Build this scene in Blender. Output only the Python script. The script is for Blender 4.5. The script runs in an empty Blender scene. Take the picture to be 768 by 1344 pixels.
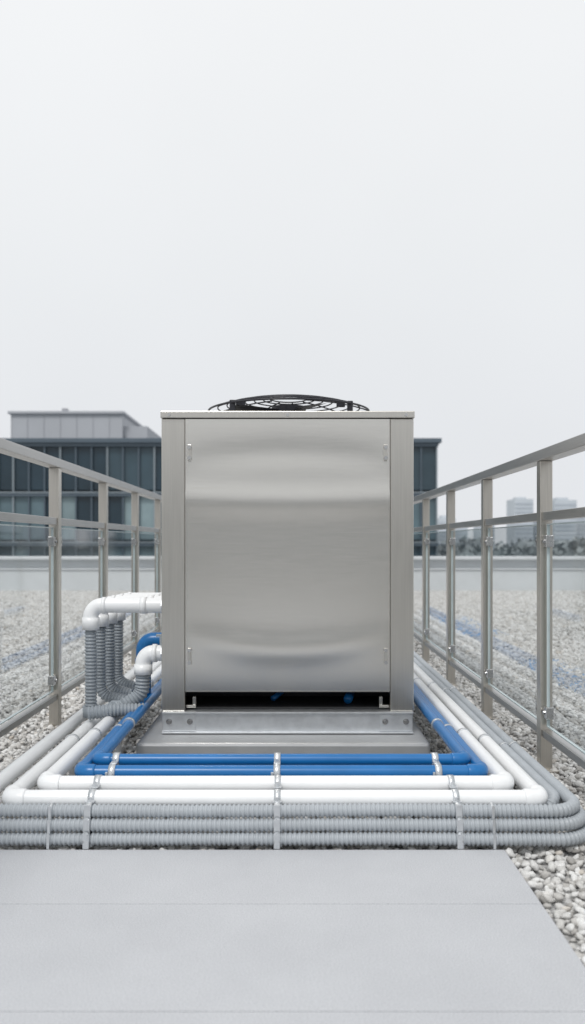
import bpy, bmesh, math, random
import numpy as np
from mathutils import Vector, Matrix, noise
random.seed(7)
S = bpy.context.scene
COL = S.collection

# ---------------------------------------------------------------- materials
def newmat(name):
    m = bpy.data.materials.new(name); m.use_nodes = True
    return m, m.node_tree.nodes, m.node_tree.links, m.node_tree.nodes['Principled BSDF']

def mat(name, col, rough=.5, metal=0, var=.06, vscale=8, bump=0, bscale=60, stretch=(1,1,1), rvar=.08, grime=0, spec=None):
    m, N, L, P = newmat(name)
    tc = N.new('ShaderNodeTexCoord'); mp = N.new('ShaderNodeMapping')
    mp.inputs['Scale'].default_value = stretch
    L.new(tc.outputs['Object'], mp.inputs['Vector'])
    nz = N.new('ShaderNodeTexNoise'); nz.inputs['Scale'].default_value = vscale; nz.inputs['Detail'].default_value = 6
    L.new(mp.outputs[0], nz.inputs['Vector'])
    cr = N.new('ShaderNodeValToRGB')
    c0 = [max(0, c*(1-var*1.6)) for c in col]; c1 = [min(1, c*(1+var*1.6)) for c in col]
    cr.color_ramp.elements[0].position = .25; cr.color_ramp.elements[1].position = .75
    cr.color_ramp.elements[0].color = (*c0, 1); cr.color_ramp.elements[1].color = (*c1, 1)
    L.new(nz.outputs['Fac'], cr.inputs[0])
    out = cr.outputs[0]
    if grime:
        n2 = N.new('ShaderNodeTexNoise'); n2.inputs['Scale'].default_value = 2.3; n2.inputs['Detail'].default_value = 9
        n2.inputs['Roughness'].default_value = .7
        L.new(tc.outputs['Object'], n2.inputs['Vector'])
        r2 = N.new('ShaderNodeMapRange'); r2.inputs[1].default_value = .5; r2.inputs[2].default_value = .8
        r2.inputs[3].default_value = 0; r2.inputs[4].default_value = grime
        L.new(n2.outputs['Fac'], r2.inputs[0])
        mx = N.new('ShaderNodeMixRGB'); mx.inputs[2].default_value = (col[0]*.6, col[1]*.58, col[2]*.55, 1)
        L.new(r2.outputs[0], mx.inputs[0]); L.new(out, mx.inputs[1]); out = mx.outputs[0]
    L.new(out, P.inputs['Base Color'])
    P.inputs['Metallic'].default_value = metal
    if spec is not None: P.inputs['Specular IOR Level'].default_value = spec
    mr = N.new('ShaderNodeMapRange'); mr.inputs[3].default_value = max(0, rough-rvar); mr.inputs[4].default_value = min(1, rough+rvar)
    L.new(nz.outputs['Fac'], mr.inputs[0]); L.new(mr.outputs[0], P.inputs['Roughness'])
    if bump:
        nb = N.new('ShaderNodeTexNoise'); nb.inputs['Scale'].default_value = bscale; nb.inputs['Detail'].default_value = 4
        L.new(mp.outputs[0], nb.inputs['Vector'])
        b = N.new('ShaderNodeBump'); b.inputs['Strength'].default_value = bump; b.inputs['Distance'].default_value = .002
        L.new(nb.outputs['Fac'], b.inputs['Height']); L.new(b.outputs[0], P.inputs['Normal'])
    return m

M_panel = mat('brushed_steel_panel', (.71,.69,.65), .25, 1, .022, 6, .030, 14, (1,1,50), .04)
M_steel = mat('brushed_steel_frame', (.60,.58,.54), .30, 1, .03, 5, .05, 12, (50,50,1), .05)
M_rail  = mat('railing_steel', (.60,.57,.52), .30, 1, .05, 6, .05, 20, (30,30,1), .05)
M_hand  = mat('handrail_steel', (.50,.495,.485), .34, 1, .05, 6, .05, 20, (30,1,30), .05)
M_galv  = mat('galvanised_steel', (.70,.72,.74), .38, .9, .05, 30, .1, 90, grime=.1)
M_plinth= mat('plinth_metal', (.42,.43,.44), .48, .5, .04, 12, .2, 80, grime=.2)
M_screw = mat('screw_steel', (.55,.55,.55), .25, 1)
M_black = mat('black_wire', (.012,.013,.02), .4, 0)
M_dark  = mat('dark_interior', (.018,.018,.02), .7, 0)
M_gap   = mat('gap_shadow_gasket', (.05,.05,.05), .8)
M_white = mat('white_pvc', (.86,.87,.88), .30, 0, .015, 9, .05, 50, rvar=.05, grime=.05)
M_blue  = mat('blue_pvc', (.008,.145,.40), .32, 0, .06, 9, .05, 50, rvar=.06, grime=.10)
M_grey  = mat('grey_conduit_plastic', (.40,.43,.46), .42, 0, .04, 14, 0, grime=.1)
M_grey2 = mat('dark_grey_hose', (.28,.31,.34), .45, 0, .05, 14, 0)
M_white_wall = mat('parapet_render', (.66,.685,.70), .8, 0, .03, 3, .2, 40, grime=.12)
M_coping = mat('coping_metal', (.74,.76,.78), .5, .2, .03)
M_pent = mat('penthouse_cladding', (.42,.435,.465), .7, 0, .03, .3)
M_pent2 = mat('penthouse_louvres', (.34,.35,.38), .7, 0, .03, .3)
M_frame = mat('facade_frame', (.085,.115,.145), .5, 0, .05, .4)
M_mull = mat('facade_mullion', (.24,.28,.31), .5, 0, .05, .4)
M_slab = mat('facade_spandrel', (.05,.075,.095), .35, 0, .05, .4)
M_win = [mat('facade_glass_%d' % i, c, .15, 0, .25, .25, spec=.4) for i, c in enumerate(
    [(.022,.042,.058), (.045,.075,.095), (.11,.165,.19), (.22,.29,.31)])]
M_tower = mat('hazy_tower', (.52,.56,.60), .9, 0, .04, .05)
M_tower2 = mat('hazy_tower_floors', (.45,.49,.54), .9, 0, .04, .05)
M_bstrip = mat('blue_strip_colour', (.16,.30,.50), .6, 0, .2, 6, .3, 30, grime=.3)

def glass_mat():
    m = bpy.data.materials.new('balustrade_glass'); m.use_nodes = True
    N, L = m.node_tree.nodes, m.node_tree.links; N.clear()
    o = N.new('ShaderNodeOutputMaterial'); mx = N.new('ShaderNodeMixShader')
    t = N.new('ShaderNodeBsdfTransparent'); t.inputs[0].default_value = (.88,.91,.92,1)
    g = N.new('ShaderNodeBsdfGlossy'); g.inputs['Roughness'].default_value = .05
    lw = N.new('ShaderNodeLayerWeight'); lw.inputs[0].default_value = .5
    p = N.new('ShaderNodeMath'); p.operation = 'POWER'; p.inputs[1].default_value = 4
    a = N.new('ShaderNodeMath'); a.operation = 'MULTIPLY_ADD'; a.inputs[1].default_value = .82; a.inputs[2].default_value = .12
    L.new(lw.outputs['Facing'], p.inputs[0]); L.new(p.outputs[0], a.inputs[0])
    L.new(a.outputs[0], mx.inputs[0]); L.new(t.outputs[0], mx.inputs[1]); L.new(g.outputs[0], mx.inputs[2])
    L.new(mx.outputs[0], o.inputs[0]); return m
M_glass = glass_mat()
M_gedge = mat('glass_edge', (.52,.60,.61), .15, 0)

def paving_mat():
    m, N, L, P = newmat('paving_stone')
    tc = N.new('ShaderNodeTexCoord')
    a = N.new('ShaderNodeTexNoise'); a.inputs['Scale'].default_value = 300; a.inputs['Detail'].default_value = 4
    b = N.new('ShaderNodeTexNoise'); b.inputs['Scale'].default_value = 2.2; b.inputs['Detail'].default_value = 8; b.inputs['Roughness'].default_value=.65
    for n in (a, b): L.new(tc.outputs['Object'], n.inputs['Vector'])
    r1 = N.new('ShaderNodeValToRGB'); r1.color_ramp.elements[0].position = .3; r1.color_ramp.elements[1].position = .7
    r1.color_ramp.elements[0].color = (.41,.423,.445,1); r1.color_ramp.elements[1].color = (.61,.62,.645,1)
    r2 = N.new('ShaderNodeValToRGB'); r2.color_ramp.elements[0].position = .3; r2.color_ramp.elements[1].position = .7
    r2.color_ramp.elements[0].color = (.92,.92,.925,1); r2.color_ramp.elements[1].color = (1.03,1.03,1.03,1)
    L.new(a.outputs['Fac'], r1.inputs[0]); L.new(b.outputs['Fac'], r2.inputs[0])
    mx = N.new('ShaderNodeMixRGB'); mx.blend_type = 'MULTIPLY'; mx.inputs[0].default_value = 1
    L.new(r1.outputs[0], mx.inputs[1]); L.new(r2.outputs[0], mx.inputs[2]); L.new(mx.outputs[0], P.inputs['Base Color'])
    P.inputs['Roughness'].default_value = .75
    bp = N.new('ShaderNodeBump'); bp.inputs['Strength'].default_value = .5; bp.inputs['Distance'].default_value = .001
    L.new(a.outputs['Fac'], bp.inputs['Height']); L.new(bp.outputs[0], P.inputs['Normal'])
    return m
M_pave = paving_mat()

def gravel_base_mat():
    m, N, L, P = newmat('gravel_bed')
    tc = N.new('ShaderNodeTexCoord')
    v = N.new('ShaderNodeTexVoronoi'); v.inputs['Scale'].default_value = 38
    L.new(tc.outputs['Object'], v.inputs['Vector'])
    r = N.new('ShaderNodeValToRGB'); r.color_ramp.elements[0].color = (.24,.235,.23,1); r.color_ramp.elements[1].color = (.60,.60,.60,1)
    L.new(v.outputs['Color'], r.inputs[0])
    L.new(r.outputs[0], P.inputs['Base Color']); P.inputs['Roughness'].default_value = .85
    b = N.new('ShaderNodeBump'); b.inputs['Distance'].default_value = .015; b.invert = True
    L.new(v.outputs['Distance'], b.inputs['Height']); L.new(b.outputs[0], P.inputs['Normal'])
    return m
M_gbed = gravel_base_mat()

def pebble_mat():
    m, N, L, P = newmat('pebble_stone')
    oi = N.new('ShaderNodeObjectInfo'); r = N.new('ShaderNodeValToRGB')
    cs = [(0,(.30,.29,.275)),(.12,(.47,.455,.435)),(.40,(.61,.60,.58)),(.75,(.71,.705,.695)),(.93,(.82,.82,.81)),(1,(.56,.51,.45))]
    r.color_ramp.elements[0].color = (*cs[0][1],1); r.color_ramp.elements[1].color = (*cs[-1][1],1)
    for p, c in cs[1:-1]:
        e = r.color_ramp.elements.new(p); e.color = (*c,1)
    L.new(oi.outputs['Random'], r.inputs[0])
    tc = N.new('ShaderNodeTexCoord'); nz = N.new('ShaderNodeTexNoise'); nz.inputs['Scale'].default_value = 3; nz.inputs['Detail'].default_value = 5
    L.new(tc.outputs['Object'], nz.inputs['Vector'])
    mr = N.new('ShaderNodeMapRange'); mr.inputs[1].default_value = .3; mr.inputs[2].default_value = .7; mr.inputs[3].default_value = .80; mr.inputs[4].default_value = 1.06
    L.new(nz.outputs['Fac'], mr.inputs[0])
    mx = N.new('ShaderNodeMixRGB'); mx.blend_type = 'MULTIPLY'; mx.inputs[0].default_value = 1
    L.new(r.outputs[0], mx.inputs[1]); L.new(mr.outputs[0], mx.inputs[2])
    L.new(mx.outputs[0], P.inputs['Base Color']); P.inputs['Roughness'].default_value = .8
    return m
M_peb = pebble_mat()
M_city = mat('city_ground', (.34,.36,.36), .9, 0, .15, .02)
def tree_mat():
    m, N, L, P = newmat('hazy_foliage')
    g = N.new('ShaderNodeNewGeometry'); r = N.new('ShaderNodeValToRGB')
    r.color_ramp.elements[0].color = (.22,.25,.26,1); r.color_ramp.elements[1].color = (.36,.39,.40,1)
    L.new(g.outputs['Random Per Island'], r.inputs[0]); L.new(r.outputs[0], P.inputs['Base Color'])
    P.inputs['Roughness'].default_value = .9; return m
M_tree = tree_mat()

# ---------------------------------------------------------------- helpers
def empty(name):
    e = bpy.data.objects.new(name, None); e.empty_display_size = .1; COL.objects.link(e); return e
def finish(bm, name, mats, parent=None, smooth=False):
    me = bpy.data.meshes.new(name); bm.to_mesh(me); bm.free()
    for m in (mats if isinstance(mats, (list, tuple)) else [mats]): me.materials.append(m)
    if smooth:
        for p in me.polygons: p.use_smooth = True
    o = bpy.data.objects.new(name, me); COL.objects.link(o)
    if parent: o.parent = parent
    return o
def addbox(bm, x0,x1,y0,y1,z0,z1, mi=0, bev=0):
    vs = [bm.verts.new((x,y,z)) for z in (z0,z1) for y in (y0,y1) for x in (x0,x1)]
    fs = [bm.faces.new([vs[i] for i in f]) for f in ((0,2,3,1),(4,5,7,6),(0,1,5,4),(2,6,7,3),(0,4,6,2),(1,3,7,5))]
    for f in fs: f.material_index = mi
    if bev:
        es = list({e for f in fs for e in f.edges})
        bmesh.ops.bevel(bm, geom=es, offset=bev, segments=2, affect='EDGES', profile=.5)
def box(name, a, mats, parent=None, bev=.0):
    bm = bmesh.new(); addbox(bm, *a, bev=bev); return finish(bm, name, mats, parent)
def addcyl(bm, p0, p1, r, seg=16, mi=0, r2=None):
    p0, p1 = Vector(p0), Vector(p1); d = p1-p0
    q = d.to_track_quat('Z', 'Y').to_matrix().to_4x4()
    mtx = Matrix.Translation((p0+p1)/2) @ q
    g = bmesh.ops.create_cone(bm, cap_ends=True, segments=seg, radius1=r, radius2=r if r2 is None else r2, depth=d.length, matrix=mtx)
    for v in g['verts']:
        for f in v.link_faces: f.material_index = mi

def fillet(pts, rads):
    pts = [Vector(p) for p in pts]; out = [pts[0]]
    for i in range(1, len(pts)-1):
        p = pts[i]; a = (pts[i-1]-p).normalized(); b = (pts[i+1]-p).normalized()
        r = rads if not isinstance(rads, (list, tuple)) else rads[i-1]
        ang = a.angle(b)
        if r <= 0 or ang > 3.1: out.append(p); continue
        t = min(r/math.tan(ang/2), .49*min((pts[i-1]-p).length, (pts[i+1]-p).length)); r = t*math.tan(ang/2)
        c = p+(a+b).normalized()*(r/math.sin(ang/2))
        s = p+a*t-c; e = p+b*t-c; n = 12; tot = s.angle(e)
        for k in range(n+1):
            f = k/n
            out.append(c+(s*math.sin((1-f)*tot)+e*math.sin(f*tot))/math.sin(tot))
    out.append(pts[-1]); return out
def resample(path, step):
    P = np.array([list(p) for p in path]); d = np.r_[0, np.cumsum(np.linalg.norm(np.diff(P, axis=0), axis=1))]
    keep = np.r_[True, np.diff(d) > 1e-7]; P = P[keep]; d = d[keep]
    n = max(2, int(d[-1]/step)); t = np.linspace(0, d[-1], n+1)
    return [Vector([np.interp(x, d, P[:,k]) for k in range(3)]) for x in t]
def sweep(bm, path, rad, seg=20, mi=0, cap=True):
    n = len(path); T = []
    for i in range(n):
        T.append((path[min(i+1,n-1)]-path[max(i-1,0)]).normalized())
    u = T[0].orthogonal().normalized(); rings = []
    for i in range(n):
        u = (u-T[i]*u.dot(T[i])).normalized(); w = T[i].cross(u)
        r = rad(i) if callable(rad) else rad
        rings.append([bm.verts.new(path[i]+(u*math.cos(2*math.pi*k/seg)+w*math.sin(2*math.pi*k/seg))*r) for k in range(seg)])
    for i in range(n-1):
        for k in range(seg):
            f = bm.faces.new((rings[i][k], rings[i][(k+1)%seg], rings[i+1][(k+1)%seg], rings[i+1][k])); f.material_index = mi; f.smooth = True
    if cap:
        bm.faces.new(rings[0][::-1]).material_index = mi; bm.faces.new(rings[-1]).material_index = mi
def clean(path):
    o = [path[0]]
    for p in path[1:]:
        if (p-o[-1]).length > 1e-5: o.append(p)
    return o
def wob(path, amp, fr=1.3, seed=0):
    return [p+Vector((noise.noise(p*fr+Vector((seed,0,0)))*amp, noise.noise(p*fr+Vector((0,seed+9,0)))*amp, noise.noise(p*fr+Vector((3,seed,7)))*amp*.6)) for p in path]
def plain_pipe(name, pts, r, m, bend, fitting=True, joints=()):
    par = empty(name)
    bm = bmesh.new(); path = wob(resample(fillet(pts, bend), .012), .0015, 1.1, random.random()*50)
    sweep(bm, path, r, 24); finish(bm, 'pipe_body', m, par)
    if fitting:
        P = [Vector(p) for p in pts]
        for i in range(1, len(P)-1):
            a = (P[i-1]-P[i]).normalized(); b = (P[i+1]-P[i]).normalized()
            L = bend+r*.9
            sub = clean(fillet([P[i]+a*L, P[i], P[i]+b*L], bend))
            sub = resample(sub, .006)
            bm = bmesh.new(); nn = len(sub)
            def rr(k, nn=nn):
                e = min(k, nn-1-k)
                return r*1.15 if 1 <= e <= 4 else (r*1.09 if e > 4 else r*1.09)
            sweep(bm, sub, rr, 24); finish(bm, 'elbow_fitting', m, par)
    return par
def ribbed(bm, pts, r, bend, pitch=.0145, depth=.20, seg=16, wobble=.003, seed=0):
    path = wob(resample(fillet(pts, bend), pitch/6), wobble, 1.5, seed)
    prof = [1, 1.02, 1, 1-depth*.75, 1-depth, 1-depth*.75]
    sweep(bm, path, lambda i: r*prof[i % 6], seg)
def hose(name, pts, r, m, bend, **k):
    par = empty(name); bm = bmesh.new(); ribbed(bm, pts, r, bend, **k); finish(bm, 'hose_body', m, par); return par

CZ = .94
# ---------------------------------------------------------------- unit
U = empty('air_conditioning_unit')
X0, X1, Y0, Y1 = -.571, .528, 3.65, 4.65
W = .102
bm = bmesh.new()
addbox(bm, X0, X0+W, Y0, Y0+.04, .206, 1.479, bev=.003)
addbox(bm, X1-W, X1, Y0, Y0+.04, .206, 1.479, bev=.003)
addbox(bm, X0, X0+.04, Y0+.041, Y1, .206, 1.479)
addbox(bm, X1-.04, X1, Y0+.041, Y1, .206, 1.479)
addbox(bm, X0+.041, X1-.041, Y1-.03, Y1-.002, .206, 1.479)
finish(bm, 'corner_posts_and_sides', M_steel, U)
bm = bmesh.new(); nx, nz = 80, 160
px0, px1, pz0, pz1 = X0+W+.003, X1-W-.003, .293, 1.477
cx = (px0+px1)/2; hw = (px1-px0)/2
grid = []
for j in range(nz+1):
    row = []
    for i in range(nx+1):
        x = px0+(px1-px0)*i/nx; z = pz0+(pz1-pz0)*j/nz; u = (x-cx)/hw
        e = max(0, (1-u*u))**.5
        d  = .0062*math.exp(-((z-(.475+.06*u*u))/.062)**2)*e
        d += .0046*math.exp(-((z-(1.115+.01*u*u))/.065)**2)*(.8+.2*e)
        d -= .0020*math.exp(-((z-(1.33-.03*u*u))/.06)**2)*e
        d += .0008*noise.noise(Vector((x*1.6, 0, z*2)))*e
        row.append(bm.verts.new((x, Y0-.004-d, z)))
    grid.append(row)
for j in range(nz):
    for i in range(nx):
        bm.faces.new((grid[j][i], grid[j][i+1], grid[j+1][i+1], grid[j+1][i])).smooth = True
finish(bm, 'front_panel', M_panel, U)
bm = bmesh.new()
addbox(bm, px0-.001, px0+.0015, Y0-.0065, Y0+.02, pz0, pz1)
addbox(bm, px1-.0015, px1+.001, Y0-.0065, Y0+.02, pz0, pz1)
addbox(bm, px0, px1, Y0-.0055, Y0+.02, pz0-.003, pz0+.001)
finish(bm, 'panel_folds', M_steel, U)
bm = bmesh.new()
addbox(bm, px0-.0025, px1+.0025, Y0+.021, Y0+.03, .30, 1.478)
finish(bm, 'panel_gasket', M_gap, U)
bm = bmesh.new()
addbox(bm, X0+.042, X1-.042, Y0+.045, Y1-.035, .285, .33)
addbox(bm, X0+.042, X1-.042, Y0+.045, Y1-.035, .207, .215)
addbox(bm, X0+.042, X1-.042, Y0+.30, Y0+.32, .216, .284)
addbox(bm, X0+.042, X0+.05, Y0+.045, Y0+.29, .216, .284); addbox(bm, X1-.05, X1-.042, Y0+.045, Y0+.29, .216, .284)
finish(bm, 'interior', M_dark, U)
bm = bmesh.new()
for sx, a in ((X0+W, 1), (X1-W, -1)):
    addbox(bm, *sorted((sx+a*.002, sx+a*.045)), Y0+.03, Y0+.06, .2155, .226, bev=.002)
    addbox(bm, *sorted((sx+a*.030, sx+a*.045)), Y0+.03, Y0+.06, .227, .262, bev=.002)
finish(bm, 'interior_brackets', M_steel, U)
bm = bmesh.new(); addcyl(bm, (.25,Y0+.12,.235), (.27,Y0+.26,.235), .02, 20); addcyl(bm, (-.09,Y0+.16,.23), (-.05,Y0+.22,.25), .012)
finish(bm, 'interior_blue_pipe', M_blue, U, True)
bm = bmesh.new()
addbox(bm, X0-.003, X1+.003, Y0-.014, Y1+.003, 1.481, 1.511, bev=.0035)
finish(bm, 'lid', M_steel, U)
bm = bmesh.new()
addbox(bm, X0+.004, X1-.004, Y0-.006, Y0+.05, .112, .2045, bev=.002)
addbox(bm, X0+.004, X1-.004, Y0-.022, Y0-.0065, .112, .118, bev=.001)
addbox(bm, X0+.004, X1-.004, Y0-.016, Y0-.0065, .196, .2045, bev=.001)
addbox(bm, X0+.004, X0+.06, Y0+.051, Y1, .112, .2045)
addbox(bm, X1-.06, X1-.004, Y0+.051, Y1, .112, .2045)
for xa, xb in ((X0+.006, X0+.15), (X1-.15, X1-.006)):
    addbox(bm, xa, xb, Y0-.0105, Y0-.0065, .122, .194, bev=.001)
finish(bm, 'base_channel', M_galv, U)
bm = bmesh.new()
for x in (X0+.035, X0+.125, X1-.125, X1-.035):
    addcyl(bm, (x, Y0-.0108, .162), (x, Y0-.013, .162), .013, 20)
    addcyl(bm, (x, Y0-.0128, .162), (x, Y0-.022, .162), .0085, 6)
for x in (X0+.035, (X0+X1)/2, X1-.035):
    addcyl(bm, (x, Y0-.0142, 1.494), (x, Y0-.0175, 1.494), .0065, 12)
for x in (px0+.018, px1-.018):
    for z in (1.353, 1.307, .472, .418):
        addcyl(bm, (x, Y0-.0125, z), (x, Y0-.0185, z), .0085, 12)
finish(bm, 'fasteners', M_screw, U)
bm = bmesh.new()
for x in (px0+.018, px1-.018):
    for z in (1.33, .445):
        addbox(bm, x-.0075, x+.0075, Y0-.0125, Y0-.003, z-.036, z+.036, bev=.002)
finish(bm, 'hinge_plates', M_steel, U)
# fan
cxf, cyf = (X0+X1)/2+.003, 4.15
bm = bmesh.new()
def ringtube(bm, r, z, t, n=96, seg=8):
    vs = []
    for i in range(n):
        a = 2*math.pi*i/n; row = []
        for k in range(seg):
            b = 2*math.pi*k/seg; rr = r+t*math.cos(b)
            row.append(bm.verts.new((cxf+rr*math.cos(a), cyf+rr*math.sin(a), z+t*math.sin(b))))
        vs.append(row)
    for i in range(n):
        for k in range(seg):
            bm.faces.new((vs[i][k], vs[(i+1)%n][k], vs[(i+1)%n][(k+1)%seg], vs[i][(k+1)%seg])).smooth = True
def gz(r): return 1.585+.066*(1-(r/.395)**2)**.9 if r < .395 else 1.585
for k, r in enumerate((.395,.350,.305,.26,.215,.17,.125,.085)):
    ringtube(bm, r, gz(r), .0033 if k else .0050)
for i in range(8):
    a = 2*math.pi*(i+.5)/8+.19
    rs = [.395,.37,.32,.25,.17,.085]
    sweep(bm, [Vector((cxf+r*math.cos(a), cyf+r*math.sin(a), gz(r)-.005)) for r in rs], .0034, 8)
for i in range(4):
    a = math.pi/4+i*math.pi/2+.05
    c = Vector((cxf+.385*math.cos(a), cyf+.385*math.sin(a), 0))
    addbox(bm, c.x-.013, c.x+.013, c.y-.012, c.y+.012, 1.512, 1.597, bev=.003)
    c = Vector((cxf+.33*math.cos(a), cyf+.33*math.sin(a), 0)); addbox(bm, c.x-.02, c.x+.02, c.y-.01, c.y+.01, 1.575, 1.605, bev=.003)
finish(bm, 'fan_guard', M_black, U)
bm = bmesh.new()
n = 64; a0=[];a1=[]
for i in range(n):
    a = 2*math.pi*i/n
    a0.append(bm.verts.new((cxf+.40*math.cos(a), cyf+.40*math.sin(a), 1.511))); a1.append(bm.verts.new((cxf+.385*math.cos(a), cyf+.385*math.sin(a), 1.528)))
for i in range(n): bm.faces.new((a0[i],a0[(i+1)%n],a1[(i+1)%n],a1[i])).smooth=True
finish(bm, 'fan_shroud', M_black, U)
bm = bmesh.new()
addcyl(bm, (cxf,cyf,1.515), (cxf,cyf,1.61), .085, 32)
for i in range(5):
    a = 2*math.pi*i/5
    pr = []
    for r, wd, tw in ((.08,.07,.024),(.2,.11,.020),(.36,.15,.014)):
        for s in (-1, 1):
            t = a+s*wd/r/2 if r>.1 else a+s*.35
            pr.append(bm.verts.new((cxf+r*math.cos(t), cyf+r*math.sin(t), 1.565+s*tw)))
    bm.faces.new((pr[0],pr[1],pr[3],pr[2])); bm.faces.new((pr[2],pr[3],pr[5],pr[4]))
finish(bm, 'fan_blades', M_black, U)

# plinth
PL = empty('equipment_plinth')
bm = bmesh.new(); addbox(bm, -.650, .572, 3.47, 4.8, -.03, .108, bev=.012); finish(bm, 'plinth_block', M_plinth, PL)
bm = bmesh.new(); addbox(bm, -.655, .577, 3.462, 4.81, -.03, .012, bev=.004); finish(bm, 'plinth_skirt', M_plinth, PL)

# ---------------------------------------------------------------- pipes
YB = 9.5
RW, RB, RG = .027, .0215, .0208
plain_pipe('white_pipe', [(-.90,YB,.127),(-.90,2.66,.127),(.788,2.66,.127),(.788,YB,.127)], RW, M_white, .03)
plain_pipe('white_pipe', [(-.81,YB,.151),(-.81,2.735,.151),(.70,2.735,.151),(.70,YB,.151)], RW, M_white, .03)
plain_pipe('white_pipe', [(-1.0,YB,.120),(-1.0,2.70,.120),(-1.0,2.62,-.04)], RW, M_white, .03)
plain_pipe('blue_pipe', [(-.71,YB,.171),(-.71,2.805,.171),(.635,2.805,.171),(.635,YB,.171)], RB+.002, M_blue, .03)
plain_pipe('blue_pipe', [(-.668,YB,.212),(-.668,2.872,.195),(.592,2.872,.195),(.592,YB,.200)], RB-.001, M_blue, .03)
for i, (y, z, x, b) in enumerate(((2.612,.104,.905,.10),(2.600,.0635,.925,.11),(2.592,.0225,.945,.13))):
    hose('grey_conduit', [(-3.2,y+.02,z*.5+.01),(-1.7,y,z),(x,y,z),(x,9.5,z)], RG, M_grey, b, seed=i*11.3, wobble=.004)
hose('grey_conduit', [(.865,9.5,.10),(.862,2.75,.10),(.80,2.70,.05)], RG, M_grey, .05, seed=44, wobble=.004)

bmw = bmesh.new(); RS = empty('riser_pipework')
for k, y in enumerate((3.80, 4.00, 4.19, 4.40)):
    zt = .655-.004*k
    path = resample(fillet([(X0+.01,y,zt),(-.915,y,zt),(-.915,y,zt-.11)], .06), .008)
    sweep(bmw, path, .034, 24)
    for a, b in (((-.845,y,zt),(-.862,y,zt)), ((-.66,y,zt),(-.69,y,zt))):
        sweep(bmw, [Vector(a), Vector(b)], .038, 24)
    sweep(bmw, [Vector((-.915,y,zt-.055)), Vector((-.915,y,zt-.075)), Vector((-.915,y,zt-.11))], .0385, 24)
finish(bmw, 'white_risers', M_white, RS)
bmh = bmesh.new()
for k, y in enumerate((3.80, 4.00, 4.19, 4.40)):
    zt = .55
    e = [(-.915,y,zt),(-.915,y,.16)] if k == 0 else [(-.915,y,zt),(-.915,y,.21),(-.76-.02*k,y-.02,.185)]
    ribbed(bmh, e, .0275, .06, pitch=.0155, depth=.16, wobble=.006 if k else .003, seed=k*5)
sweep(bmh, [Vector((-.915,3.8,.20)), Vector((-.915,3.8,.15))], .036, 24)
ribbed(bmh, [(-.675,3.79,.37),(-.68,3.79,.26),(-.77,3.77,.195),(-.80,3.72,.205)], .034, .06, pitch=.0155, depth=.15)
ribbed(bmh, [(-.665,3.74,.195),(-.80,3.70,.20),(-.90,3.68,.19)], .030, .05, pitch=.0155, depth=.15)
finish(bmh, 'flexible_hoses', M_grey2, RS)
bmw = bmesh.new()
path = resample(fillet([(X0+.005,3.79,.44),(-.675,3.79,.44),(-.675,3.79,.345)], .05), .008)
sweep(bmw, path, .036, 24)
sweep(bmw, [Vector((-.675,3.79,.39)), Vector((-.675,3.79,.345))], .041, 24)
sweep(bmw, [Vector((-.612,3.79,.44)), Vector((-.632,3.79,.44))], .041, 24)
finish(bmw, 'white_elbow_pipe', M_white, RS)
bmb = bmesh.new()
path = resample(fillet([(X0+.005,4.05,.47),(-.72,4.05,.47),(-.72,4.05,.19)], .05), .008)
sweep(bmb, path, .036, 24)
sweep(bmb, [Vector((-.72,4.05,.38)), Vector((-.72,4.05,.34))], .041, 24)
finish(bmb, 'blue_elbow_pipe', M_blue, RS)
bmf = bmesh.new()
for y, z, r in ((3.79,.44,.048),(4.05,.47,.046),(3.80,.655,.046),(4.0,.651,.046),(4.19,.647,.046),(4.40,.643,.046)):
    addcyl(bmf, (X0-.001,y,z), (X0-.012,y,z), r, 28); addcyl(bmf, (X0-.012,y,z), (X0-.02,y,z), r*.85, 8)
finish(bmf, 'wall_flanges', M_galv, RS)
bmf = bmesh.new(); addcyl(bmf, (X0-.02,3.79,.475), (X0-.02,3.79,.52), .010, 12); addcyl(bmf, (X0-.045,3.79,.52), (X0+.0-.002,3.79,.52), .006, 12)
finish(bmf, 'valve', M_grey2, RS)

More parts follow.
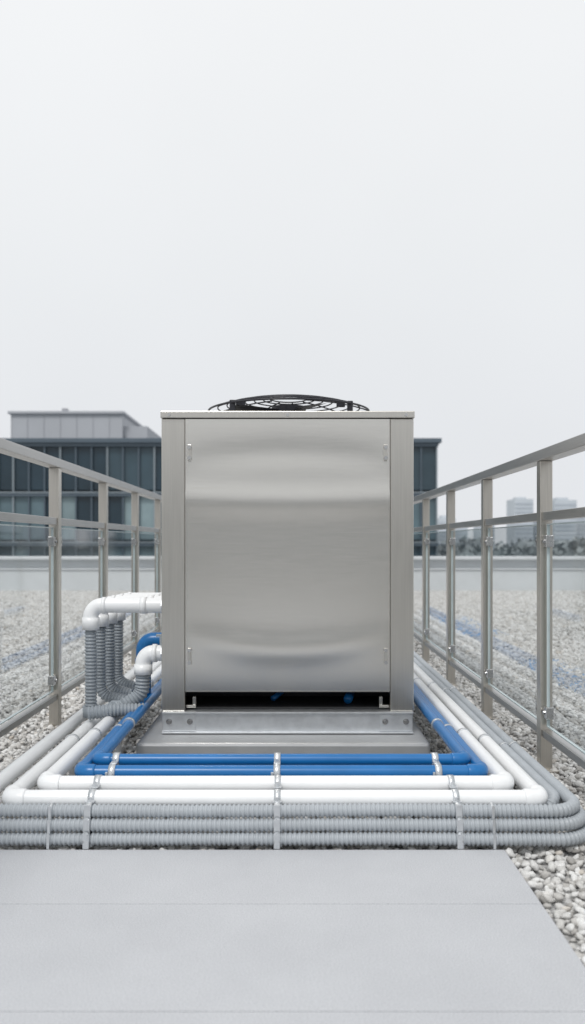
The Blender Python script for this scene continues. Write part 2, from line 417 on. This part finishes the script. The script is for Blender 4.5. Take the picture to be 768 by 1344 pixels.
# clamps
def ring_x(bm, x, y, z, r, w, t=.0022): sweep(bm, [Vector((x-w/2,y,z)), Vector((x+w/2,y,z))], r+t, 28)
def ring_y(bm, x, y, z, r, w, t=.0022): sweep(bm, [Vector((x,y-w/2,z)), Vector((x,y+w/2,z))], r+t, 28)
whites = [(2.66,.127,RW*1.03),(2.735,.151,RW*1.03)]
greys = [(2.612,.104,RG+.003),(2.600,.0635,RG+.003),(2.592,.0225,RG+.003)]
blues = [(2.805,.171,RB+.0035),(2.872,.195,RB+.001)]
def bolt(bm, x, y, z, d=(0,-1,0), r=.0065, h=.010):
    p = Vector((x,y,z)); dv = Vector(d).normalized()
    addcyl(bm, p, p+dv*.002, r*1.5, 14); addcyl(bm, p+dv*.002, p+dv*h, r, 6)
for x in (-.634, -.048, .515):
    c = empty('pipe_clamp'); bm = bmesh.new()
    for y, z, r in whites+greys: ring_x(bm, x, y, z, r, .020)
    addbox(bm, x-.0095, x+.0095, 2.5662, 2.5685, .0, .046, bev=.0008)
    addbox(bm, x-.0095, x+.0095, 2.5735, 2.5758, .042, .088, bev=.0008)
    addbox(bm, x-.0095, x+.0095, 2.5845, 2.5868, .084, .130, bev=.0008)
    addbox(bm, x-.014, x+.014, 2.612, 2.632, .128, .132, bev=.0008)
    addbox(bm, x-.013, x+.013, 2.668, 2.708, .157, .161, bev=.0008)
    addbox(bm, x+.011, x+.016, 2.58, 2.735, .002, .010)
    for z, y in ((.043,2.5725),(.084,2.5835)): bolt(bm, x, y-.004, z)
    bolt(bm, x, 2.622, .132, (0,0,1)); bolt(bm, x, 2.69, .161, (0,0,1))
    for y, z, r in whites: addbox(bm, x-.012, x+.012, y-.012, y+.012, -.03, z-r, bev=.001)
    finish(bm, 'clamp_bands', M_galv, c)
for x in (-.602, -.052, .486):
    c = empty('pipe_clamp'); bm = bmesh.new()
    for y, z, r in blues:
        ring_x(bm, x, y, z, r, .022); addbox(bm, x-.012, x+.012, y-.012, y+.012, -.03, z-r, bev=.001)
    addbox(bm, x-.011, x+.011, 2.815, 2.85, .1955, .1985, bev=.0008)
    bolt(bm, x, 2.83, .1985, (0,0,1)); bolt(bm, x, 2.7795, .171)
    addbox(bm, x-.02, x-.012, 2.778, 2.80, .150, .178, bev=.001)
    finish(bm, 'clamp_bands', M_galv, c)
for x in (-.75, .62):
    c = empty('cable_tie'); bm = bmesh.new()
    for y, z, r in greys: ring_x(bm, x, y, z, r, .009, .001)
    addbox(bm, x-.004, x+.004, 2.566, 2.569, .0, .044); addbox(bm, x-.004, x+.004, 2.574, 2.577, .04, .086); addbox(bm, x-.004, x+.004, 2.585, 2.588, .082, .126)
    finish(bm, 'tie_band', M_galv, c)
side = [(-.90,.127,RW),(-.81,.151,RW),(-.71,.171,RB+.002),(-.668,.200,RB),(.788,.127,RW),(.70,.151,RW),(.635,.171,RB+.002),(.592,.196,RB),(.905,.104,RG),(.865,.10,RG)]
for y in (3.42, 4.7, 6.1, 7.6):
    for sgn in (-1, 1):
        c = empty('pipe_clamp'); bm = bmesh.new(); prev = None
        for x, z, r in sorted([s for s in side if s[0]*sgn > 0]):
            ring_y(bm, x, y, z, r+.001, .022)
            if prev and abs(prev[0]-x) > .08:
                addbox(bm, prev[0], x, y-.009, y+.009, min(prev[1],z)-.012, min(prev[1],z)-.009)
            if abs(x) > .69 : addbox(bm, x-.01, x+.01, y-.010, y+.010, -.03, z-r, bev=.001)
            prev = (x, z)
        finish(bm, 'clamp_bands', M_galv, c)

# ---------------------------------------------------------------- railings
def railing(xr, sgn, posts, top):
    R = empty('glass_railing'); bm = bmesh.new()
    pw = .026; y_a, y_b = posts[0]-.4, posts[-1]
    for y in posts:
        addbox(bm, xr-pw, xr+pw, y-pw, y+pw, -.03, top-.046, bev=.002)
        addbox(bm, xr-.05, xr+.05, y-.05, y+.05, -.03, -.012, bev=.002)
    finish(bm, 'posts', M_rail, R)
    bm = bmesh.new(); addbox(bm, xr-.034, xr+.034, y_a, y_b+.3, top-.045, top, bev=.003); finish(bm, 'handrail', M_hand, R)
    bm = bmesh.new(); bg = bmesh.new(); be = bmesh.new(); bc = bmesh.new()
    for a, b in zip(posts[:-1], posts[1:]):
        addbox(bm, xr-.018, xr+.018, a+pw+.0005, b-pw-.0005, 1.032, 1.068, bev=.002)
        addbox(bm, xr-.018, xr+.018, a+pw+.0005, b-pw-.0005, .125, .155, bev=.002)
        g0, g1, z0, z1 = a+pw+.022, b-pw-.022, .172, 1.018
        bg.faces.new([bg.verts.new(v) for v in ((xr,g0,z0),(xr,g1,z0),(xr,g1,z1),(xr,g0,z1))])
        for (q0,q1,w0,w1) in ((g0,g0+.006,z0,z1),(g1-.006,g1,z0,z1),(g0+.0061,g1-.0061,z0,z0+.005),(g0+.0061,g1-.0061,z1-.005,z1)):
            addbox(be, xr-.006, xr+.006, q0, q1, w0, w1)
        for yy, s in ((a+pw, 1), (b-pw, -1)):
            for z in (.945, .232):
                addbox(bc, xr-.017, xr+.017, *sorted((yy+s*.0005, yy+s*.050)), z-.025, z+.025, bev=.003)
                addcyl(bc, (xr-sgn*.017, yy+s*.025, z), (xr-sgn*.023, yy+s*.025, z), .008, 10)
    finish(bm, 'cross_rails', M_hand, R); finish(bg, 'glass_panes', M_glass, R); finish(be, 'glass_edges', M_gedge, R); finish(bc, 'glass_clips', M_screw, R)
railing(1.065, 1, [3.54+1.05*i for i in range(-4, 8)], 1.328)
railing(-1.235, -1, [4.36+1.11*i for i in range(-5, 7)], 1.372)

# ---------------------------------------------------------------- paving, gravel, roof, parapet
PV = empty('paving'); bm = bmesh.new()
ys = [2.565, 2.18, 1.68, 1.18, .68, .18, -.32, -.82, -1.32, -1.82, -2.32]
for a, b in zip(ys[1:], ys[:-1]):
    addbox(bm, -4.0, .648, a+.0012, b-.0012, -.04, 0, bev=.001)
finish(bm, 'paving_slabs', M_pave, PV)
box('joint_bed', (-3.99, .64, -2.3, 2.56, -.045, -.006), mat('joint_sand', (.40,.405,.41), .9), PV)

rf = empty('roof_deck'); bm = bmesh.new(); addbox(bm, -30, 30, -28, 17, -15, -.05); finish(bm, 'roof_slab', M_gbed, rf)
MM = empty('blue_patches'); bm = bmesh.new()  # flat blue strips added for the blue patches beyond the right railing
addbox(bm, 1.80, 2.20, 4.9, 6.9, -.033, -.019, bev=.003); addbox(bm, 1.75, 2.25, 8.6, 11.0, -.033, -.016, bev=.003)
finish(bm, 'blue_strips', M_bstrip, MM)
pc = bpy.data.collections.new('pebble_variants')
for v in range(6):
    b = bmesh.new(); bmesh.ops.create_icosphere(b, subdivisions=2, radius=1)
    sc = (1, random.uniform(.65,.95), random.uniform(.5,.75))
    for w in b.verts:
        n = noise.noise(w.co*1.3+Vector((v*7,0,0)))*.5+noise.noise(w.co*3+Vector((v*3,5,0)))*.2
        w.co = Vector([w.co[i]*(1+n)*sc[i] for i in range(3)])
    me = bpy.data.meshes.new('pebble_%d' % v); b.to_mesh(me); b.free(); me.materials.append(M_peb)
    for p in me.polygons: p.use_smooth = True
    pc.objects.link(bpy.data.objects.new('pebble_%d' % v, me))
def gravel(rects, dens, s0, s1, seed, thick):
    bm = bmesh.new()
    for x0,x1,y0,y1 in rects:
        bm.faces.new([bm.verts.new(v) for v in ((x0,y0,-.034),(x1,y0,-.034),(x1,y1,-.034),(x0,y1,-.034))])
    o = finish(bm, 'gravel', M_gbed)
    ng = bpy.data.node_groups.new('gravel_scatter', 'GeometryNodeTree')
    ng.interface.new_socket('Geometry', in_out='INPUT', socket_type='NodeSocketGeometry')
    ng.interface.new_socket('Geometry', in_out='OUTPUT', socket_type='NodeSocketGeometry')
    N, L = ng.nodes, ng.links
    gi = N.new('NodeGroupInput'); go = N.new('NodeGroupOutput')
    dp = N.new('GeometryNodeDistributePointsOnFaces'); dp.inputs['Density'].default_value = dens; dp.inputs['Seed'].default_value = seed
    sp = N.new('GeometryNodeSetPosition')
    rz = N.new('FunctionNodeRandomValue'); rz.data_type = 'FLOAT_VECTOR'
    rz.inputs[0].default_value = (0,0,0); rz.inputs[1].default_value = (0,0,thick)
    ci = N.new('GeometryNodeCollectionInfo'); ci.inputs['Collection'].default_value = pc
    ci.inputs['Separate Children'].default_value = True; ci.inputs['Reset Children'].default_value = True
    ip = N.new('GeometryNodeInstanceOnPoints'); ip.inputs['Pick Instance'].default_value = True
    rr = N.new('FunctionNodeRandomValue'); rr.data_type = 'FLOAT_VECTOR'
    rr.inputs[0].default_value = (-.7,-.7,0); rr.inputs[1].default_value = (.7,.7,6.28)
    rs = N.new('FunctionNodeRandomValue'); rs.data_type = 'FLOAT'
    rs.inputs[2].default_value = s0; rs.inputs[3].default_value = s1
    jg = N.new('GeometryNodeJoinGeometry')
    L.new(gi.outputs[0], dp.inputs['Mesh']); L.new(dp.outputs['Points'], sp.inputs['Geometry']); L.new(rz.outputs[0], sp.inputs['Offset'])
    L.new(sp.outputs[0], ip.inputs['Points']); L.new(ci.outputs[0], ip.inputs['Instance'])
    L.new(rr.outputs[0], ip.inputs['Rotation']); L.new(rs.outputs[1], ip.inputs['Scale'])
    L.new(gi.outputs[0], jg.inputs[0]); L.new(ip.outputs[0], jg.inputs[0]); L.new(jg.outputs[0], go.inputs[0])
    md = o.modifiers.new('scatter', 'NODES'); md.node_group = ng
gravel([(.665,2.6,1.0,2.58), (-3.4,3.6,2.585,7.0)], 2700, .009, .018, 1, .022)
gravel([(-9,9,7.0,16.6)], 900, .014, .026, 2, .02)

PR = empty('roof_parapet'); bm = bmesh.new()
addbox(bm, -30, 30, 16.6, 16.95, -.05, .40)
addbox(bm, -30, 30, 16.75, 16.98, .401, .60)
finish(bm, 'parapet_wall', M_white_wall, PR)
bm = bmesh.new(); addbox(bm, -30, 30, 16.55, 17.03, .601, .66, bev=.008); addbox(bm, -30,30,16.57,16.74,.401,.425, bev=.004); finish(bm, 'coping', M_coping, PR)

# ---------------------------------------------------------------- background
def facade_building(x0, x1, yf, dep, top, fl, ztop_band, ybase=-15, sign=1, name='office_building'):
    B = empty(name)
    bm = bmesh.new(); ya, yb = sorted((yf+sign*.5, yf+sign*dep)); addbox(bm, x0+.4, x1-.4, ya, yb, ybase, top-.3); finish(bm, 'core', M_slab, B)
    bw = bmesh.new(); bf = bmesh.new()
    step = 1.12
    def wall(org, dx, n, nrm):
        for s in range(5):
            zb = top-ztop_band-fl*(s+1)+.30; zt = zb+fl-.42
            if zt < -6: break
            i = 0
            while i < n:
                run = random.choice((1,1,2,3)); mi = random.choices((0,1,2,3), (4,4,3,1.6))[0]
                for i in range(i, min(n, i+run)):
                    a = org+dx*(step*i+.04); b = org+dx*(step*(i+1)-.04)
                    q = nrm*random.uniform(-.03,.03)
                    f = bw.faces.new([bw.verts.new(v) for v in (Vector((a.x,a.y,zb))+q, Vector((b.x,b.y,zb))+q, Vector((b.x,b.y,zt))+q, Vector((a.x,a.y,zt))+q)])
                    f.material_index = mi
                i += 1
    n = int((x1-x0)/step)
    wall(Vector((x1-n*step, yf, 0)), Vector((1,0,0)), n, Vector((0,-1,0)))
    for i in range(n+1):
        x = x1-i*step
        y0_, y1_ = sorted((yf-sign*.22, yf+sign*.3)); addbox(bf, x-.05, x+.05, y0_, y1_, ybase, top-ztop_band, mi=1 if i % 3 == 0 else 0)
    for s in range(6):
        z = top-ztop_band-fl*s
        y0_, y1_ = sorted((yf-sign*.3, yf+sign*.45)); addbox(bf, x0, x1+.1, y0_, y1_, z-.16, z+.16)
        if s: addbox(bf, x0, x1+.12, *sorted((yf-sign*.36, yf-sign*.31)), z+.06, z+.15, mi=1)
    addbox(bf, x0, x1+.3, *sorted((yf-sign*.5, yf+sign*dep)), top-.3, top)
    m = int((dep-1)/step)
    wall(Vector((x1+.05, yf+.6*sign, 0)), Vector((0,sign,0)), m, Vector((1,0,0)))
    for i in range(m+1):
        y = yf+sign*(.6+i*step); addbox(bf, x1-.1, x1+.18, y-.07, y+.07, ybase, top-ztop_band)
    finish(bw, 'windows', M_win, B); finish(bf, 'frames_and_slabs', [M_frame, M_mull], B)
    return B
B = facade_building(-46, 10.3, 60, 16, 8.35, 3.55, .4)
bm = bmesh.new()
addbox(bm, -21.5, -13.0, 64, 72, 8.36, 10.75); addbox(bm, -12.98, -11.2, 64.6, 72, 8.36, 9.9)
addbox(bm, -21.7, -12.85, 63.8, 72.2, 10.76, 10.95)
finish(bm, 'roof_plant_room', M_pent, B)
bm = bmesh.new()
for i in range(7): addbox(bm, -21.5+i*1.25, -21.46+i*1.25, 63.97, 64.05, 8.4, 10.7)
addbox(bm, -17.9,-17.5, 65,65.5, 10.96,11.35); addbox(bm, -14.9,-14.0, 66,67, 10.96,11.2); addbox(bm, -20.4,-20.1, 66,67, 10.96,11.15)
finish(bm, 'plant_room_details', M_pent2, B)
facade_building(-24, 22, -46, 12, 5.2, 3.4, .4, sign=-1)  # unseen building added behind the camera for a dark reflection band in the front panel

def tower(x0,x1,y,top,step=None):
    T = empty('office_tower'); bm = bmesh.new(); addbox(bm, x0,x1,y,y+30,-15,top)
    if step: addbox(bm, x0+(x1-x0)*.2, x0+(x1-x0)*.7, y+5,y+20, top, top+step)
    finish(bm, 'tower_body', M_tower, T); bm = bmesh.new()
    z = top-4
    while z > -10:
        addbox(bm, x0+.5, x1-.5, y-.5, y-.02, z-1.2, z+.6); z -= 4
    finish(bm, 'floor_bands', M_tower2, T)
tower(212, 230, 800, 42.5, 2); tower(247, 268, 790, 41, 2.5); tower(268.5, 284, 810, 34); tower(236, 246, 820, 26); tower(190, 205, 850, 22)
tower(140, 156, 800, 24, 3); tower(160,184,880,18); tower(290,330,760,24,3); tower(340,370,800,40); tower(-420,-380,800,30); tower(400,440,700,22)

bm = bmesh.new()
def leafclump(c, R, n):
    for _ in range(n):
        v = Vector((random.gauss(0,1), random.gauss(0,1), random.gauss(0,1))).normalized()*R*random.uniform(.55,1.08)
        v.z *= .85; p = c+v; s = random.uniform(.35,.9)
        a = Vector((random.gauss(0,1),random.gauss(0,1),random.gauss(0,1))).normalized(); b = a.orthogonal().normalized()*s; d = a.cross(b)
        bm.faces.new([bm.verts.new(p+q) for q in (-b-d*.6, b*.9-d, b+d*.7, -b*.7+d)])
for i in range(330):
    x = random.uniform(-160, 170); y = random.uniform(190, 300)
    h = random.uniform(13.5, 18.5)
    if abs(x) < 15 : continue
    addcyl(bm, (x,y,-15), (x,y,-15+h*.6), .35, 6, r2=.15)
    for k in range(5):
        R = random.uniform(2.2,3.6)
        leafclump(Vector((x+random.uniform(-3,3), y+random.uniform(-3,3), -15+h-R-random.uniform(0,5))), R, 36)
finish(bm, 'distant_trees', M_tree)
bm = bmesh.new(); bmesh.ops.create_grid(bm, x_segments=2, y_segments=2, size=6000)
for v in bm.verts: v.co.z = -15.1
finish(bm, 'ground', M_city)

# ---------------------------------------------------------------- world / sun / camera
w = bpy.data.worlds.new('World'); S.world = w; w.use_nodes = True
N, L = w.node_tree.nodes, w.node_tree.links; bg = N['Background']
EL, AZ = math.radians(55), math.radians(200)
sky = N.new('ShaderNodeTexSky'); sky.sky_type = 'NISHITA'; sky.sun_disc = False; sky.sun_elevation = EL; sky.sun_rotation = AZ
sky.air_density = 1; sky.dust_density = 6
sc = N.new('ShaderNodeMixRGB'); sc.blend_type = 'MULTIPLY'; sc.inputs[0].default_value = 1; sc.inputs[2].default_value = (.05,.05,.05,1)
L.new(sky.outputs[0], sc.inputs[1])
tc = N.new('ShaderNodeTexCoord'); sx = N.new('ShaderNodeSeparateXYZ'); L.new(tc.outputs['Generated'], sx.inputs[0])
cr = N.new('ShaderNodeValToRGB'); e = cr.color_ramp.elements
e[0].position = 0; e[0].color = (.80,.82,.85,1); e[1].position = 1; e[1].color = (1.0,1.0,1.0,1)
q = e.new(.12); q.color = (.81,.83,.86,1)
q = e.new(.30); q.color = (.85,.87,.89,1)
q = e.new(.5); q.color = (.90,.915,.93,1)
L.new(sx.outputs['Z'], cr.inputs[0])
nz = N.new('ShaderNodeTexNoise'); nz.inputs['Scale'].default_value = 2.2; nz.inputs['Detail'].default_value = 4; L.new(tc.outputs['Generated'], nz.inputs['Vector'])
mr = N.new('ShaderNodeMapRange'); mr.inputs[1].default_value=.3; mr.inputs[2].default_value=.7; mr.inputs[3].default_value = .98; mr.inputs[4].default_value = 1.02; L.new(nz.outputs['Fac'], mr.inputs[0])
m2 = N.new('ShaderNodeMixRGB'); m2.blend_type = 'MULTIPLY'; m2.inputs[0].default_value = 1; L.new(cr.outputs[0], m2.inputs[1]); L.new(mr.outputs[0], m2.inputs[2])
mx = N.new('ShaderNodeMixRGB'); mx.inputs[0].default_value = .05; L.new(m2.outputs[0], mx.inputs[1]); L.new(sc.outputs[0], mx.inputs[2])
L.new(mx.outputs[0], bg.inputs[0]); bg.inputs[1].default_value = 1.02

sl = bpy.data.lights.new('sun', 'SUN'); sl.energy = 1.5; sl.angle = math.radians(12); sl.color = (1,.985,.96)
so = bpy.data.objects.new('sun', sl); COL.objects.link(so)
dirv = Vector((math.sin(AZ)*math.cos(EL), math.cos(AZ)*math.cos(EL), math.sin(EL)))
so.rotation_euler = dirv.to_track_quat('Z', 'Y').to_euler(); so.location = dirv*20

cam = bpy.data.cameras.new('camera'); co = bpy.data.objects.new('camera', cam); COL.objects.link(co)
co.location = (0,0,CZ); co.rotation_euler = (math.radians(90),0,0)
cam.sensor_fit = 'HORIZONTAL'; cam.sensor_width = 24; cam.lens = 24*1100/768; cam.shift_y = 40/768
cam.clip_start = .05; cam.clip_end = 9000
cam.dof.use_dof = True; cam.dof.focus_distance = 3.3; cam.dof.aperture_fstop = 3.0
S.camera = co
S.view_settings.view_transform = 'Standard'; S.view_settings.look = 'None'; S.view_settings.exposure = 0
